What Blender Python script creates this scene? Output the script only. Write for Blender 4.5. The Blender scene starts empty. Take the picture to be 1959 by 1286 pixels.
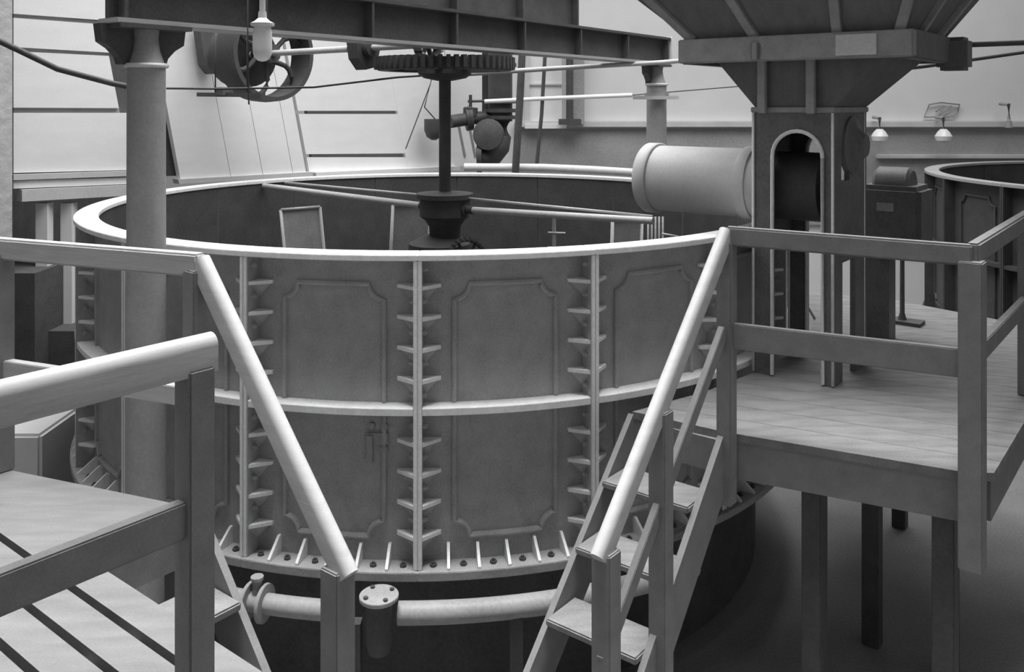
import bpy, bmesh, math, random
from mathutils import Vector, Matrix
random.seed(7)
SC = bpy.context.scene
COL = SC.collection
EZ = 3.0                      # eye height above the ground floor; all z below are written relative to the eye
F, CX, YH = 1700.0, 979.5, 198.0

# ------------------------------------------------------------------ camera
cd = bpy.data.cameras.new('camera'); cam = bpy.data.objects.new('camera', cd); COL.objects.link(cam)
cam.location = (0, 0, EZ); cam.rotation_euler = (math.pi / 2, 0, 0)
cd.sensor_width = 36.0; cd.lens = F / 1959 * 36; cd.shift_y = -(643 - YH) / 1959
cd.clip_start = 0.05
SC.camera = cam
# ------------------------------------------------------------------ world, daylight from the roof, exposure
w = bpy.data.worlds.new('world'); SC.world = w; w.use_nodes = True
w.node_tree.nodes['Background'].inputs[0].default_value = (1, 1, 1, 1)
w.node_tree.nodes['Background'].inputs[1].default_value = 0.205
def skylight(name, loc, sx, sy, power, rot=(0, 0, 0), spread=180):
    l = bpy.data.lights.new(name, 'AREA'); l.shape = 'RECTANGLE'; l.size = sx; l.size_y = sy
    l.energy = power; l.spread = math.radians(spread)
    o = bpy.data.objects.new(name, l); COL.objects.link(o); o.location = (loc[0], loc[1], loc[2] + EZ); o.rotation_euler = rot
    return o
skylight('roof_skylight_rear', (1.8, 9.6, 4.6), 11.0, 3.0, 360, (0, 0, 0), 150)
skylight('roof_skylight', (-0.3, 6.1, 4.6), 6.5, 3.4, 320, (0, 0, 0), 120)
skylight('roof_skylight_near', (-0.2, 2.75, 4.6), 5.4, 2.9, 112, (0, 0, 0), 32)
SC.view_settings.view_transform = 'Standard'; SC.view_settings.look = 'None'
SC.view_settings.gamma = 1.0; SC.view_settings.exposure = 0.0; SC.view_settings.use_curve_mapping = False

# ------------------------------------------------------------------ materials
def mat(name, g, rough=0.6, var=0.15, scale=6.0, stretch=(1, 1, 1), bump=0.0, spec=0.3, fine=60.0, metal=0.0):
    m = bpy.data.materials.new(name); m.use_nodes = True
    nt = m.node_tree; b = nt.nodes['Principled BSDF']
    tc = nt.nodes.new('ShaderNodeTexCoord'); mp = nt.nodes.new('ShaderNodeMapping'); mp.inputs['Scale'].default_value = stretch
    nt.links.new(tc.outputs['Object'], mp.inputs['Vector'])
    n1 = nt.nodes.new('ShaderNodeTexNoise'); n1.inputs['Scale'].default_value = scale; n1.inputs['Detail'].default_value = 6
    n2 = nt.nodes.new('ShaderNodeTexNoise'); n2.inputs['Scale'].default_value = fine; n2.inputs['Detail'].default_value = 3
    nt.links.new(mp.outputs[0], n1.inputs['Vector']); nt.links.new(mp.outputs[0], n2.inputs['Vector'])
    mx = nt.nodes.new('ShaderNodeMath'); mx.operation = 'ADD'
    nt.links.new(n1.outputs['Fac'], mx.inputs[0]); nt.links.new(n2.outputs['Fac'], mx.inputs[1])
    mr = nt.nodes.new('ShaderNodeMapRange'); mr.inputs['From Min'].default_value = 0.6; mr.inputs['From Max'].default_value = 1.4
    mr.inputs['To Min'].default_value = g * (1 - var); mr.inputs['To Max'].default_value = g * (1 + var)
    nt.links.new(mx.outputs[0], mr.inputs['Value'])
    cc = nt.nodes.new('ShaderNodeCombineColor')
    for i in range(3): nt.links.new(mr.outputs[0], cc.inputs[i])
    nt.links.new(cc.outputs[0], b.inputs['Base Color'])
    b.inputs['Roughness'].default_value = rough; b.inputs['Metallic'].default_value = metal
    b.inputs['Specular IOR Level'].default_value = spec
    if bump:
        bp = nt.nodes.new('ShaderNodeBump'); bp.inputs['Strength'].default_value = bump; bp.inputs['Distance'].default_value = 0.01
        nt.links.new(n1.outputs['Fac'], bp.inputs['Height']); nt.links.new(bp.outputs[0], b.inputs['Normal'])
    return m
M = dict(
    tun=mat('tun_paint', 0.38, 0.55, 0.24, 9, bump=0.15, fine=110),
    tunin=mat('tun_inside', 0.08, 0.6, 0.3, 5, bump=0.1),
    planed=mat('planed_edge', 0.86, 0.4, 0.12, 14),
    rail=mat('worn_rail_wood', 0.44, 0.5, 0.15, 3, (2, 2, 14), bump=0.1),
    wood=mat('platform_timber', 0.22, 0.6, 0.2, 4, (3, 3, 3), bump=0.15),
    plank=mat('spaced_planks', 0.175, 0.6, 0.28, 2.2, (2, 9, 2), bump=0.15),
    deck=mat('scrubbed_deck_boards', 0.215, 0.6, 0.42, 2.2, (2, 9, 2), bump=0.15),
    dark=mat('dark_iron', 0.08, 0.55, 0.3, 7),
    black=mat('black_iron', 0.095, 0.5, 0.3, 7),
    column=mat('column_paint', 0.32, 0.5, 0.15, 8, bump=0.1),
    white=mat('limewash', 0.75, 0.85, 0.07, 2.5, bump=0.1),
    board=mat('pale_boarding', 0.83, 0.7, 0.07, 3, (1, 1, 3), bump=0.05),
    boardtrim=mat('pale_trim', 0.6, 0.7, 0.12, 4),
    groove=mat('joint_strip', 0.3, 0.7, 0.12, 4),
    dado=mat('grey_dado', 0.36, 0.8, 0.22, 2.0, bump=0.1),
    plaster=mat('flaking_plaster', 0.42, 0.9, 0.3, 7, (1, 1, 2.5), bump=0.5),
    floor=mat('stone_floor', 0.26, 0.85, 0.3, 1.5, bump=0.2),
    brick=mat('sooty_brick', 0.10, 0.9, 0.3, 6, bump=0.3),  # dark tone carries the shade behind and below the pale casing
    hopper=mat('hopper_timber', 0.155, 0.6, 0.25, 5, (3, 3, 1), bump=0.1),
    belt=mat('hopper_frame_timber', 0.32, 0.6, 0.25, 4, (3, 3, 3), bump=0.1),
    casing=mat('casing_iron', 0.15, 0.5, 0.3, 8),
    bead=mat('bright_bead', 0.8, 0.4, 0.15, 12),
    cyl=mat('masher_paint', 0.66, 0.45, 0.1, 7),
    shaft=mat('bright_steel', 0.55, 0.35, 0.15, 9),
    pipe=mat('pipe_paint', 0.36, 0.5, 0.2, 8),
    opal=mat('opal_glass', 0.85, 0.25, 0.03, 5, spec=0.5),
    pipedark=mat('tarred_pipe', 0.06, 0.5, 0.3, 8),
)

# ------------------------------------------------------------------ helpers
def px(x, y, Y):              # a photo pixel at depth Y -> point (z relative to the eye)
    return Vector(((x - CX) / F * Y, Y, -(y - YH) / F * Y))
def pz(x, y, z):              # a photo pixel on the horizontal plane z
    return px(x, y, -z * F / (y - YH))
U = Vector((0.62, 0.785, 0)).normalized()      # building axis, away to the right
V = Vector((0.785, -0.62, 0)).normalized()     # cross axis, nearer to the right
Z = Vector((0, 0, 1))

class MB:
    def __init__(s): s.v = []; s.f = []; s.sm = []
    def add(s, vs, fs, smooth=False):
        o = len(s.v); s.v += [Vector(p) for p in vs]
        for f in fs: s.f.append([i + o for i in f]); s.sm.append(smooth)
        return s
    def box(s, c, sx, sy, sz, ax=Vector((1, 0, 0)), ay=None, az=None):
        ax = ax.normalized(); az = (az or Z); ay = ay or az.cross(ax).normalized()
        c = Vector(c); P = []
        for dz in (-.5, .5):
            for dx, dy in ((-.5, -.5), (.5, -.5), (.5, .5), (-.5, .5)):
                P.append(c + ax * dx * sx + ay * dy * sy + az * dz * sz)
        return s.add(P, [(3, 2, 1, 0), (4, 5, 6, 7), (0, 1, 5, 4), (1, 2, 6, 5), (2, 3, 7, 6), (3, 0, 4, 7)])
    def bar(s, a, b, wd, ht, top=True):
        """rectangular bar a->b; width wd sideways, height ht (in the vertical plane); top=True: a,b on the top face"""
        a = Vector(a); b = Vector(b); d = (b - a).normalized()
        side = d.cross(Z)
        if side.length < 1e-4: side = Vector(U)
        side.normalize(); up = side.cross(d).normalized()
        if up.z < 0: up = -up
        c = (a + b) / 2 - (up * ht / 2 if top else Vector((0, 0, 0)))
        return s.box(c, (b - a).length, wd, ht, d, side, up)
    def sweep(s, path, prof, closed=False, smooth=True, caps=True):
        """profile list of (side, up) swept along path with vertical reference"""
        P = [Vector(p) for p in path]; n = len(P); m = len(prof); vs = []
        for i, p in enumerate(P):
            a = P[i - 1] if (i or closed) else P[0]; b = P[(i + 1) % n] if (i < n - 1 or closed) else P[-1]
            d = (b - a).normalized(); side = d.cross(Z)
            if side.length < 1e-3: side = d.cross(Vector((0, 1, 0)))
            side.normalize(); up = side.cross(d)
            for q in prof: vs.append(p + side * q[0] + up * q[1])
        fs = []
        for i in range(n if closed else n - 1):
            j = (i + 1) % n
            for k in range(m):
                l = (k + 1) % m; fs.append((i * m + k, j * m + k, j * m + l, i * m + l))
        s.add(vs, fs, smooth)
        if caps and not closed:
            s.add(vs[:m], [tuple(range(m))]); s.add(vs[-m:], [tuple(range(m - 1, -1, -1))])
        return s
    def tube(s, path, r, seg=12, closed=False):
        return s.sweep(path, [(r * math.cos(2 * math.pi * k / seg), r * math.sin(2 * math.pi * k / seg)) for k in range(seg)], closed)
    def lathe(s, c, axis, prof, seg=24, smooth=True):
        """prof list of (r, h) along axis from c"""
        c = Vector(c); axis = Vector(axis).normalized()
        e = axis.cross(Vector((0.3, 0.2, 0.93))).normalized(); g = axis.cross(e); m = len(prof); vs = []
        for i in range(seg):
            t = 2 * math.pi * i / seg; d = e * math.cos(t) + g * math.sin(t)
            for r, h in prof: vs.append(c + axis * h + d * r)
        fs = []
        for i in range(seg):
            j = (i + 1) % seg
            for k in range(m - 1): fs.append((i * m + k, j * m + k, j * m + k + 1, i * m + k + 1))
        fs.append(tuple(i * m for i in range(seg - 1, -1, -1))); fs.append(tuple(i * m + m - 1 for i in range(seg)))
        return s.add(vs, fs, smooth)
    def prism(s, poly, d):
        """planar polygon (3D points) extruded by the vector d"""
        P = [Vector(p) for p in poly]; d = Vector(d); n = len(P)
        fs = [tuple(range(n)), tuple(range(2 * n - 1, n - 1, -1))]
        for i in range(n): j = (i + 1) % n; fs.append((i, i + n, j + n, j))
        return s.add(P + [p + d for p in P], fs)
    def hull(s, ring0, ring1):
        n = len(ring0); fs = [tuple(range(n - 1, -1, -1)), tuple(range(n, 2 * n))]
        for i in range(n): j = (i + 1) % n; fs.append((i, j, j + n, i + n))
        return s.add(list(ring0) + list(ring1), fs)
    def mesh(s, name, m, bevel=0, auto=True):
        me = bpy.data.meshes.new(name); me.from_pydata([tuple(p) for p in s.v], [], s.f)
        me.polygons.foreach_set('use_smooth', s.sm)
        bm = bmesh.new(); bm.from_mesh(me)
        bmesh.ops.remove_doubles(bm, verts=bm.verts, dist=1e-5)
        bmesh.ops.recalc_face_normals(bm, faces=bm.faces)
        if bevel:
            es = [e for e in bm.edges if len(e.link_faces) == 2 and e.calc_face_angle(0) > 0.6]
            bmesh.ops.bevel(bm, geom=es, offset=bevel, segments=2, affect='EDGES', clamp_overlap=True)
        for e in bm.edges:
            if len(e.link_faces) == 2 and e.calc_face_angle(0) > 0.7: e.smooth = False
        bm.to_mesh(me); bm.free(); me.materials.append(m); return me
    def build(s, name, m, parent=None, bevel=0):
        """one mesh object; the points are in eye-relative world space"""
        lo = [min(p[i] for p in s.v) for i in range(3)]; hi = [max(p[i] for p in s.v) for i in range(3)]
        o0 = Vector(((lo[0] + hi[0]) / 2, (lo[1] + hi[1]) / 2, lo[2]))
        s.v = [p - o0 for p in s.v]
        o = bpy.data.objects.new(name, s.mesh(name, m, bevel)); COL.objects.link(o)
        wl = o0 + Vector((0, 0, EZ))
        if parent: o.parent = parent; o.location = wl - WL[parent.name]
        else: o.location = wl
        WL[o.name] = wl
        return o
WL = {}
def tag(o, label=None, cat=None, group=None, kind=None):
    if label: o['label'] = label
    if cat: o['category'] = cat
    if group: o['group'] = group
    if kind: o['kind'] = kind
    return o
def thing(name, loc, label, cat, group=None):
    o = bpy.data.objects.new(name, None); COL.objects.link(o); o.empty_display_size = 0.2
    o.location = Vector(loc) + Vector((0, 0, EZ)); WL[o.name] = o.location.copy()
    return tag(o, label, cat, group)
def part(name, me, parent, loc=(0, 0, 0), rz=0.0):
    o = bpy.data.objects.new(name, me); COL.objects.link(o); o.parent = parent; o.location = loc; o.rotation_euler = (0, 0, rz)
    return o
def copy_tree(o, parent=None):
    c = o.copy(); COL.objects.link(c); c.parent = parent
    for ch in list(o.children): copy_tree(ch, c)
    return c
def quad_strip(name, m, a, b, c, d, parent=None, thick=0.03, dirn=None):
    return MB().prism([a, b, c, d], dirn * thick).build(name, m, parent)

# ================================================================== THE SETTING
tag(MB().box((1, 6, -3.05), 18, 22, 0.1).build('floor', M['floor']), kind='structure')
WB = 12.7
wb = tag(MB().box((3.1, WB + 0.15, 0.8), 13.0, 0.3, 7.6).build('wall_back', M['white']), kind='structure')
def bx_px(x0, y0, x1, y1, Y, depth):       # a block standing on the back wall, front at Y
    a = px(x0, y0, Y); b = px(x1, y1, Y)
    return MB().box(((a.x + b.x) / 2, Y + depth / 2, (a.z + b.z) / 2), abs(b.x - a.x), depth, abs(a.z - b.z))
# grey dado below the ledge, the ledge, a second band
tag(bx_px(985, 250, 2330, 430, WB - 0.05, 0.05).build('trim_1', M['dado'], wb))
tag(bx_px(985, 232, 2330, 244, WB - 0.14, 0.14).build('trim_2', M['boardtrim'], wb, 0.01))
tag(bx_px(1680, 296, 2330, 304, WB - 0.12, 0.09).build('trim_3', M['boardtrim'], wb, 0.01))
# window recess in the back wall with pale blind
wn = thing('window_1', px(1043, 240, WB - 0.05), None, None); tag(wn, kind='structure')
bx_px(1012, 108, 1076, 238, WB - 0.03, 0.03).build('blind', M['board'], wn)
for (a, b, c, d) in ((1004, 104, 1013, 240), (1075, 104, 1084, 240)): bx_px(a, b, c, d, WB - 0.09, 0.09).build('window_jamb', M['boardtrim'], wn)
bx_px(1004, 238, 1084, 246, WB - 0.2, 0.2).build('window_sill', M['board'], wn)
bx_px(1012, 160, 1076, 163, WB - 0.06, 0.06).build('glazing_bar', M['boardtrim'], wn)
# dark pier and downpipe by the window
tag(bx_px(1084, 60, 1118, 238, WB - 0.25, 0.25).build('wall_pier', M['dado']), kind='structure')
t = thing('downpipe', px(1090, 240, WB - 0.4), 'dark vertical downpipe with a foot on the grey pier beside the window', 'pipe')
MB().tube([px(1090, 40, WB - 0.4), px(1090, 228, WB - 0.4)], 0.05).build('pipe', M['dark'], t)
bx_px(1070, 228, 1112, 239, WB - 0.5, 0.24).build('foot', M['dark'], t)
# left plastered pier
tag(MB().box((-4.21, 6.3, -0.4), 0.94, 0.7, 5.2).build('wall_left', M['plaster']), kind='structure')
tag(MB().box((-5.6, 8.6, 0.2), 0.3, 9, 6.4).build('wall_left_rear', M['brick']), kind='structure')  # rear wall coloured dark to paint in the shade under the casing

# ================================================================== MASH TUN
TC = Vector((-0.504, 6.675, -3.0)); NP = 18; TH = 2 * math.pi / NP; TH0 = 0.0241
RS, RO, RI = 2.40, 2.50, 2.36
ZT, ZM, ZB = -0.7134 + 3, -1.438 + 3, -2.197 + 3           # rim top, mid flange top, base flange top in tun-local z
def pol(r, t, z): return Vector((r * math.sin(t), -r * math.cos(t), z))
def arc_block(t0, t1, r0, r1, z0, z1, n=8):
    m = MB(); vs = []
    for i in range(n + 1):
        t = t0 + (t1 - t0) * i / n
        vs += [pol(r0, t, z0), pol(r1, t, z0), pol(r1, t, z1), pol(r0, t, z1)]
    fs = []
    for i in range(n):
        for k in range(4):
            l = (k + 1) % 4; fs.append((4 * i + k, 4 * i + 4 + k, 4 * i + 4 + l, 4 * i + l))
    fs += [(0, 1, 2, 3), (4 * n + 3, 4 * n + 2, 4 * n + 1, 4 * n)]
    return m.add(vs, fs, True)
g0 = 0.0022
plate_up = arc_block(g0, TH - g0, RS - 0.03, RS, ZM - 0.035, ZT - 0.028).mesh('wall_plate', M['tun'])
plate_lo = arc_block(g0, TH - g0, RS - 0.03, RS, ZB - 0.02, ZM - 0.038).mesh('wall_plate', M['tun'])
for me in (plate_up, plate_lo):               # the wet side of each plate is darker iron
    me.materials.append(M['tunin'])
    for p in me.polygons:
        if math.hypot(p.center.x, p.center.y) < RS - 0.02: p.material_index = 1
def moulding(upper):
    a0, a1 = TH * 0.20, TH * 0.80; nz = 0.075; na = nz / RS
    za = (ZT - 0.155) if upper else (ZB + 0.115); sg = -1 if upper else 1
    zend = (ZM + 0.003) if upper else (ZM - 0.04)
    # scooped corner: arc centred on the outer corner
    path = [pol(RS, a0, zend), pol(RS, a0, za + sg * nz)]
    for k in range(0, 7):
        q = math.pi / 2 * k / 6
        path.append(pol(RS, a0 + na * math.sin(q), za + sg * nz * math.cos(q)))
    for k in range(0, 9): path.append(pol(RS, a0 + na + (a1 - a0 - 2 * na) * k / 8, za))
    for k in range(6, -1, -1):
        q = math.pi / 2 * k / 6
        path.append(pol(RS, a1 - na * math.sin(q), za + sg * nz * math.cos(q)))
    path += [pol(RS, a1, za + sg * nz), pol(RS, a1, zend)]
    P = [path[0]]
    for p in path[1:]:
        if (p - P[-1]).length > 1e-4: P.append(p)
    # ridge swept with the radial direction as reference
    m = MB(); prof = [(-0.014, -0.004), (-0.010, 0.016), (0, 0.021), (0.010, 0.016), (0.014, -0.004)]; vs = []
    for i, p in enumerate(P):
        d = (P[min(i + 1, len(P) - 1)] - P[max(i - 1, 0)]).normalized(); r = Vector((p.x, p.y, 0)).normalized(); sd = d.cross(r).normalized()
        vs += [p + sd * q[0] + r * q[1] for q in prof]
    fs = []; k5 = len(prof)
    for i in range(len(P) - 1):
        for k in range(k5 - 1): fs.append((i * k5 + k, i * k5 + k5 + k, i * k5 + k5 + k + 1, i * k5 + k + 1))
    return m.add(vs, fs, True).mesh('panel_moulding', M['tun'])
mo_up, mo_lo = moulding(True), moulding(False)
rib_me = MB()
for sgn in (-1, 1): rib_me.box((sgn * 0.0106, -(RS + RO) / 2 + 0.001, (ZB + ZT - 0.026) / 2), 0.0206, RO - RS + 0.006, ZT - 0.026 - ZB)
rib_me = rib_me.mesh('rib', M['tun'], 0.003); rib_me.materials.append(M['planed'])
for p in rib_me.polygons:
    if p.normal.y < -0.9: p.material_index = 1          # bare planed outer edge
def gusset_mesh(sg):
    x0 = 0.0205; h = 0.017
    top = [Vector((sg * x0, -(RO - 0.012), 0)), Vector((sg * x0, -RS, 0)), Vector((sg * 0.105, -RS + 0.001, 0)), Vector((sg * 0.105, -RS - 0.014, 0))]
    mid = [p + Vector((0, 0, -h)) for p in top]
    bot = [Vector((sg * x0, -RS - 0.02, -0.085)), Vector((sg * x0, -RS, -0.085)), Vector((sg * 0.03, -RS + 0.001, -0.085)), Vector((sg * 0.03, -RS - 0.006, -0.085))]
    inset = [Vector((sg * (x0 + 0.0), -(RO - 0.03), -h)), Vector((sg * x0, -RS, -h)), Vector((sg * 0.09, -RS + 0.001, -h)), Vector((sg * 0.09, -RS - 0.008, -h))]
    me = MB().hull(top, mid).hull(inset, bot).mesh('gusset', M['tun']); me.materials.append(M['planed'])
    for p in me.polygons:
        if p.center.z > -h - 0.0005: p.material_index = 1       # bare ledge on a painted web
    return me
gus = {-1: gusset_mesh(-1), 1: gusset_mesh(1)}
def bolt_mesh(sg):
    return MB().lathe((0, 0, 0), (sg, 0, 0), [(0.015, 0), (0.015, 0.014), (0.008, 0.015), (0.008, 0.024)], 6, False).mesh('bolt', M['tun'])
bolts = {-1: bolt_mesh(-1), 1: bolt_mesh(1)}
fin_me = MB().prism([Vector((-0.007, -RS + 0.002, ZB)), Vector((-0.007, -RS + 0.002, ZB + 0.085)), Vector((-0.007, -RS - 0.015, ZB + 0.085)), Vector((-0.007, -RO - 0.01, ZB + 0.012)), Vector((-0.007, -RO - 0.01, ZB))], (0.014, 0, 0)).mesh('base_gusset', M['planed'])
fbolt_me = MB().lathe((0, 0, 0), (0, 0, 1), [(0.017, 0), (0.017, 0.012), (0.009, 0.013), (0.009, 0.02)], 6, False).mesh('bolt', M['dark'])
rim_me = arc_block(0, TH, RI, RO + 0.004, ZT - 0.028, ZT).mesh('rim_flange', M['planed'], 0.003)
mid_me = arc_block(0.0085, TH - 0.0085, RS - 0.004, RO - 0.004, ZM - 0.034, ZM).mesh('mid_flange', M['planed'], 0.002)
base_me = arc_block(0, TH, RS - 0.04, RO + 0.022, ZB - 0.042, ZB).mesh('base_flange', M['tun'], 0.003)

def make_tun(name, c, label, group, th0, detail):
    t = thing(name, c, label, 'mash tun', group)
    for k in range(NP):
        a = th0 + k * TH; rel = math.atan2(math.sin(a), math.cos(a)); front = abs(rel) < detail
        for me, mo in ((plate_up, mo_up), (plate_lo, mo_lo)):
            p = part('wall_plate', me, t, (0, 0, 0), a)
            if abs(rel + TH / 2) < 1.9: part('panel_moulding', mo, p)
        part('rim_flange', rim_me, t, (0, 0, 0), a)
        part('mid_flange', mid_me, t, (0, 0, 0), a)
        bf = part('base_flange', base_me, t, (0, 0, 0), a)
        rb = part('rib', rib_me, t, (0, 0, 0), a)
        if front:
            for i in range(9):
                z = ZT - 0.152 - 0.148 * i
                if i != 4:
                    for sg in (-1, 1): part('gusset', gus[sg], rb, (0, 0, z))
                for sg in (-1, 1):
                    zz = z + 0.072
                    if i == 0: zz = z + 0.075
                    part('bolt', bolts[sg], rb, (sg * 0.021, -RS - 0.05, zz))
        if abs(rel + TH / 2) < detail + 0.2:
            for i in range(1, 6):
                part('base_gusset', fin_me, bf, (0, 0, 0), TH * i / 6)
            for i in range(6):
                q = TH * (i + 0.5) / 6; p = pol(RS + 0.06, q, ZB); part('bolt', fbolt_me, bf, p)
    # foundation skirt under the base flange and the false bottom inside
    sk = MB(); n = 54
    sk.lathe((0, 0, 0), (0, 0, 1), [(2.25, 0.0), (2.25, ZB - 0.04)], n); part('foundation', sk.mesh('foundation', M['brick']), t)
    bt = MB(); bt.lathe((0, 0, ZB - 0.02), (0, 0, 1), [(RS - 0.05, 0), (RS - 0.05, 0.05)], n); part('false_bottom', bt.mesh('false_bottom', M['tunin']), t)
    return t
tun = make_tun('mash_tun', TC, 'large round iron mash tun with panelled plates and bolted ribs under the girder', None, TH0, 1.6)
# small fitting bolted on the lower plate beside the centre rib
fx = TH0 - TH * 0.235
fit = MB()
for da, dz in ((-0.013, 0), (0.013, 0), (0.013, -0.11)): fit.lathe(pol(RS, fx + da * 1.0, ZM - 0.11 + dz), pol(1, fx, 0), [(0.017, 0), (0.017, 0.02), (0.006, 0.022)], 8, False)
fit.box(pol(RS + 0.008, fx, ZM - 0.17), 0.10, 0.016, 0.05, pol(1, fx + math.pi / 2, 0)); fit.box(pol(RS + 0.014, fx - 0.016, ZM - 0.22), 0.03, 0.03, 0.13, pol(1, fx + math.pi / 2, 0))
part('sampling_cock', fit.mesh('sampling_cock', M['column']), tun)
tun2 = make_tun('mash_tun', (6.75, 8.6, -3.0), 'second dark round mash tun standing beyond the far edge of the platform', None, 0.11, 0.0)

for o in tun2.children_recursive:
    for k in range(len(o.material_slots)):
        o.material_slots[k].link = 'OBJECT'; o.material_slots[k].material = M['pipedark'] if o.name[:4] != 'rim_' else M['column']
# pipe ring in front of the tun foundation, with a blank-flanged stub
t = thing('drain_pipe', (-0.5, 4.05, -2.4), 'painted drain pipe curving round the tun foot with blank flanged stub', 'pipe')
def tp(r, a, z): return Vector((TC.x + r * math.sin(a), TC.y - r * math.cos(a), z))
zp = -2.315
MB().tube([tp(2.64, a, zp) for a in [-0.42 + 0.03 * i for i in range(12)]], 0.045).build('pipe', M['pipe'], t)
MB().tube([tp(2.64, a, zp) for a in [-0.005 + 0.03 * i for i in range(20)]], 0.05).build('pipe', M['pipe'], t)
st = px(725, 1140, 3.99)
MB().lathe((st.x, st.y, st.z - 0.01), (0, 0, -1), [(0.07, 0), (0.062, 0.03), (0.06, 0.2), (0.05, 0.24)], 24).build('stub', M['dark'], t)
fl = MB().lathe((st.x, st.y, st.z - 0.012), (0, 0, 1), [(0.088, 0), (0.088, 0.018)], 28).build('blank_flange', M['pipe'], t, 0.002)
for k in range(4):
    a = 0.6 + k * math.pi / 2; MB().lathe((st.x + 0.065 * math.cos(a), st.y + 0.065 * math.sin(a), st.z + 0.005), (0, 0, 1), [(0.011, 0), (0.011, 0.01)], 6, False).build('bolt', M['dark'], fl)
for a in (-0.275, -0.245):
    p = tp(2.64, a, zp); d = Vector((math.cos(a), math.sin(a), 0)); MB().lathe(p - d * 0.01, d, [(0.085, 0), (0.085, 0.018)], 22).build('joint_flange', M['pipe'], t, 0.002)
q = tp(2.64, -0.26, zp)
MB().lathe(q + Vector((0, 0, 0.03)), (0, 0, 1), [(0.022, 0), (0.022, 0.07), (0.03, 0.075), (0.03, 0.09)], 10).build('drain_plug', M['pipe'], t)
for a in (-0.40, -0.08, 0.2, 0.5):
    p = tp(2.64, a, zp); MB().box((p.x, p.y, (-3.0 + zp - 0.04) / 2), 0.06, 0.06, 3.0 + zp - 0.04).build('pipe_stand', M['dark'], t)
t2 = MB().tube([Vector((-0.9, 3.65, -2.86)), Vector((-0.2, 3.75, -2.86)), Vector((0.5, 3.98, -2.86)), Vector((1.0, 4.25, -2.86))], 0.06).build('floor_pipe', M['pipe'])
tag(t2, 'low pipe lying along the floor below the drain pipe', 'pipe')

# ================================================================== MASH RAKE inside the tun
rk = thing('mash_rake', (TC.x, TC.y, -2.15), 'mashing machine with upright shaft, crown wheel, sparge arms and rakes inside the tun', 'mashing machine')
c0 = Vector((TC.x, TC.y, 0))
MB().lathe(c0 + Vector((0, 0, -2.15)), Z, [(0.045, 0), (0.045, 2.4)], 18).build('upright_shaft', M['dark'], rk)
hub = MB().lathe(c0 + Vector((0, 0, -0.86)), Z, [(0.17, 0), (0.19, 0.02), (0.19, 0.14), (0.215, 0.15), (0.215, 0.185), (0.06, 0.2)], 26).build('sparge_hub', M['tunin'], rk)
MB().lathe(c0 + Vector((0, 0, -1.12)), Z, [(0.11, 0), (0.12, 0.2), (0.16, 0.26)], 20).build('hub_neck', M['dark'], rk)
def armz(a, r): return c0 + Vector((r * math.sin(a), -r * math.cos(a), 0))
La = px(505, 354, 8.2); Ra = px(1250, 409, 5.75)
for p, nm in ((La, 'sparge_arm'), (Ra, 'sparge_arm')):
    d = Vector((p.x - c0.x, p.y - c0.y, 0)).normalized(); s0 = c0 + d * 0.18 + Vector((0, 0, -0.785)); e0 = Vector((p.x, p.y, -0.76))
    a = MB().tube([s0, e0], 0.024).build(nm, M['shaft'], rk)
    MB().lathe(s0 - d * 0.02, d, [(0.05, 0), (0.05, 0.035), (0.03, 0.04), (0.03, 0.1)], 14).build('arm_socket', M['dark'], a)
MB().tube([c0 + Vector((0.10, -0.05, -0.70)), Vector((Ra.x, Ra.y + 0.03, -0.735))], 0.009, 8).build('tie_rod', M['shaft'], rk)
MB().tube([c0 + Vector((-0.10, 0.05, -0.70)), px(545, 349, 8.05)], 0.009, 8).build('tie_rod', M['shaft'], rk)
def rake_panel(xa, ya, xb, yb, Y, drop, lean):
    a = px(xa, ya, Y); b = px(xb, yb, Y + 0.12); d = Vector((lean, 0, -drop))
    n = (b - a).cross(d).normalized() * 0.025
    p = MB().prism([a, b, b + d, a + d * 1.0 + Vector((-2 * lean, 0, 0)) * 0], n).build('rake_plate', M['pipe'], rk)
    for e, f in ((a, b), (b, b + d), (a, a + d)): MB().tube([e, f], 0.014, 8).build('edge_bar', M['tun'], p)
    return p
rake_panel(537, 402, 612, 396, 7.6, 1.25, 0.12)
rake_panel(752, 393, 824, 390, 7.3, 1.2, -0.06)
rake_panel(1172, 418, 1228, 416, 7.0, 1.1, -0.03)
rs = px(1060, 412, 7.2)
MB().lathe((rs.x, rs.y, -2.1), Z, [(0.016, 0), (0.016, 2.1 + rs.z)], 8).build('tine_rod', M['pipe'], rk)
for dz in (0.0, 0.14, 0.26): MB().tube([rs + Vector((-0.05, 0, -dz)), rs + Vector((0.09, -0.03, -dz))], 0.008, 6).build('tine', M['shaft'], rk)
for k in range(5):
    b = px(1240 + 7 * k, 410, 6.2); MB().tube([Vector((b.x, b.y, -0.79)), Vector((b.x, b.y, -1.35))], 0.007, 6).build('tine', M['pipe'], rk)
sw = px(1280, 450, 6.1); MB().tube([sw + Vector((-0.05, 0, 0.01)), sw + Vector((0.06, 0, -0.01))], 0.008, 6).build('tine', M['shaft'], rk)
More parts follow.
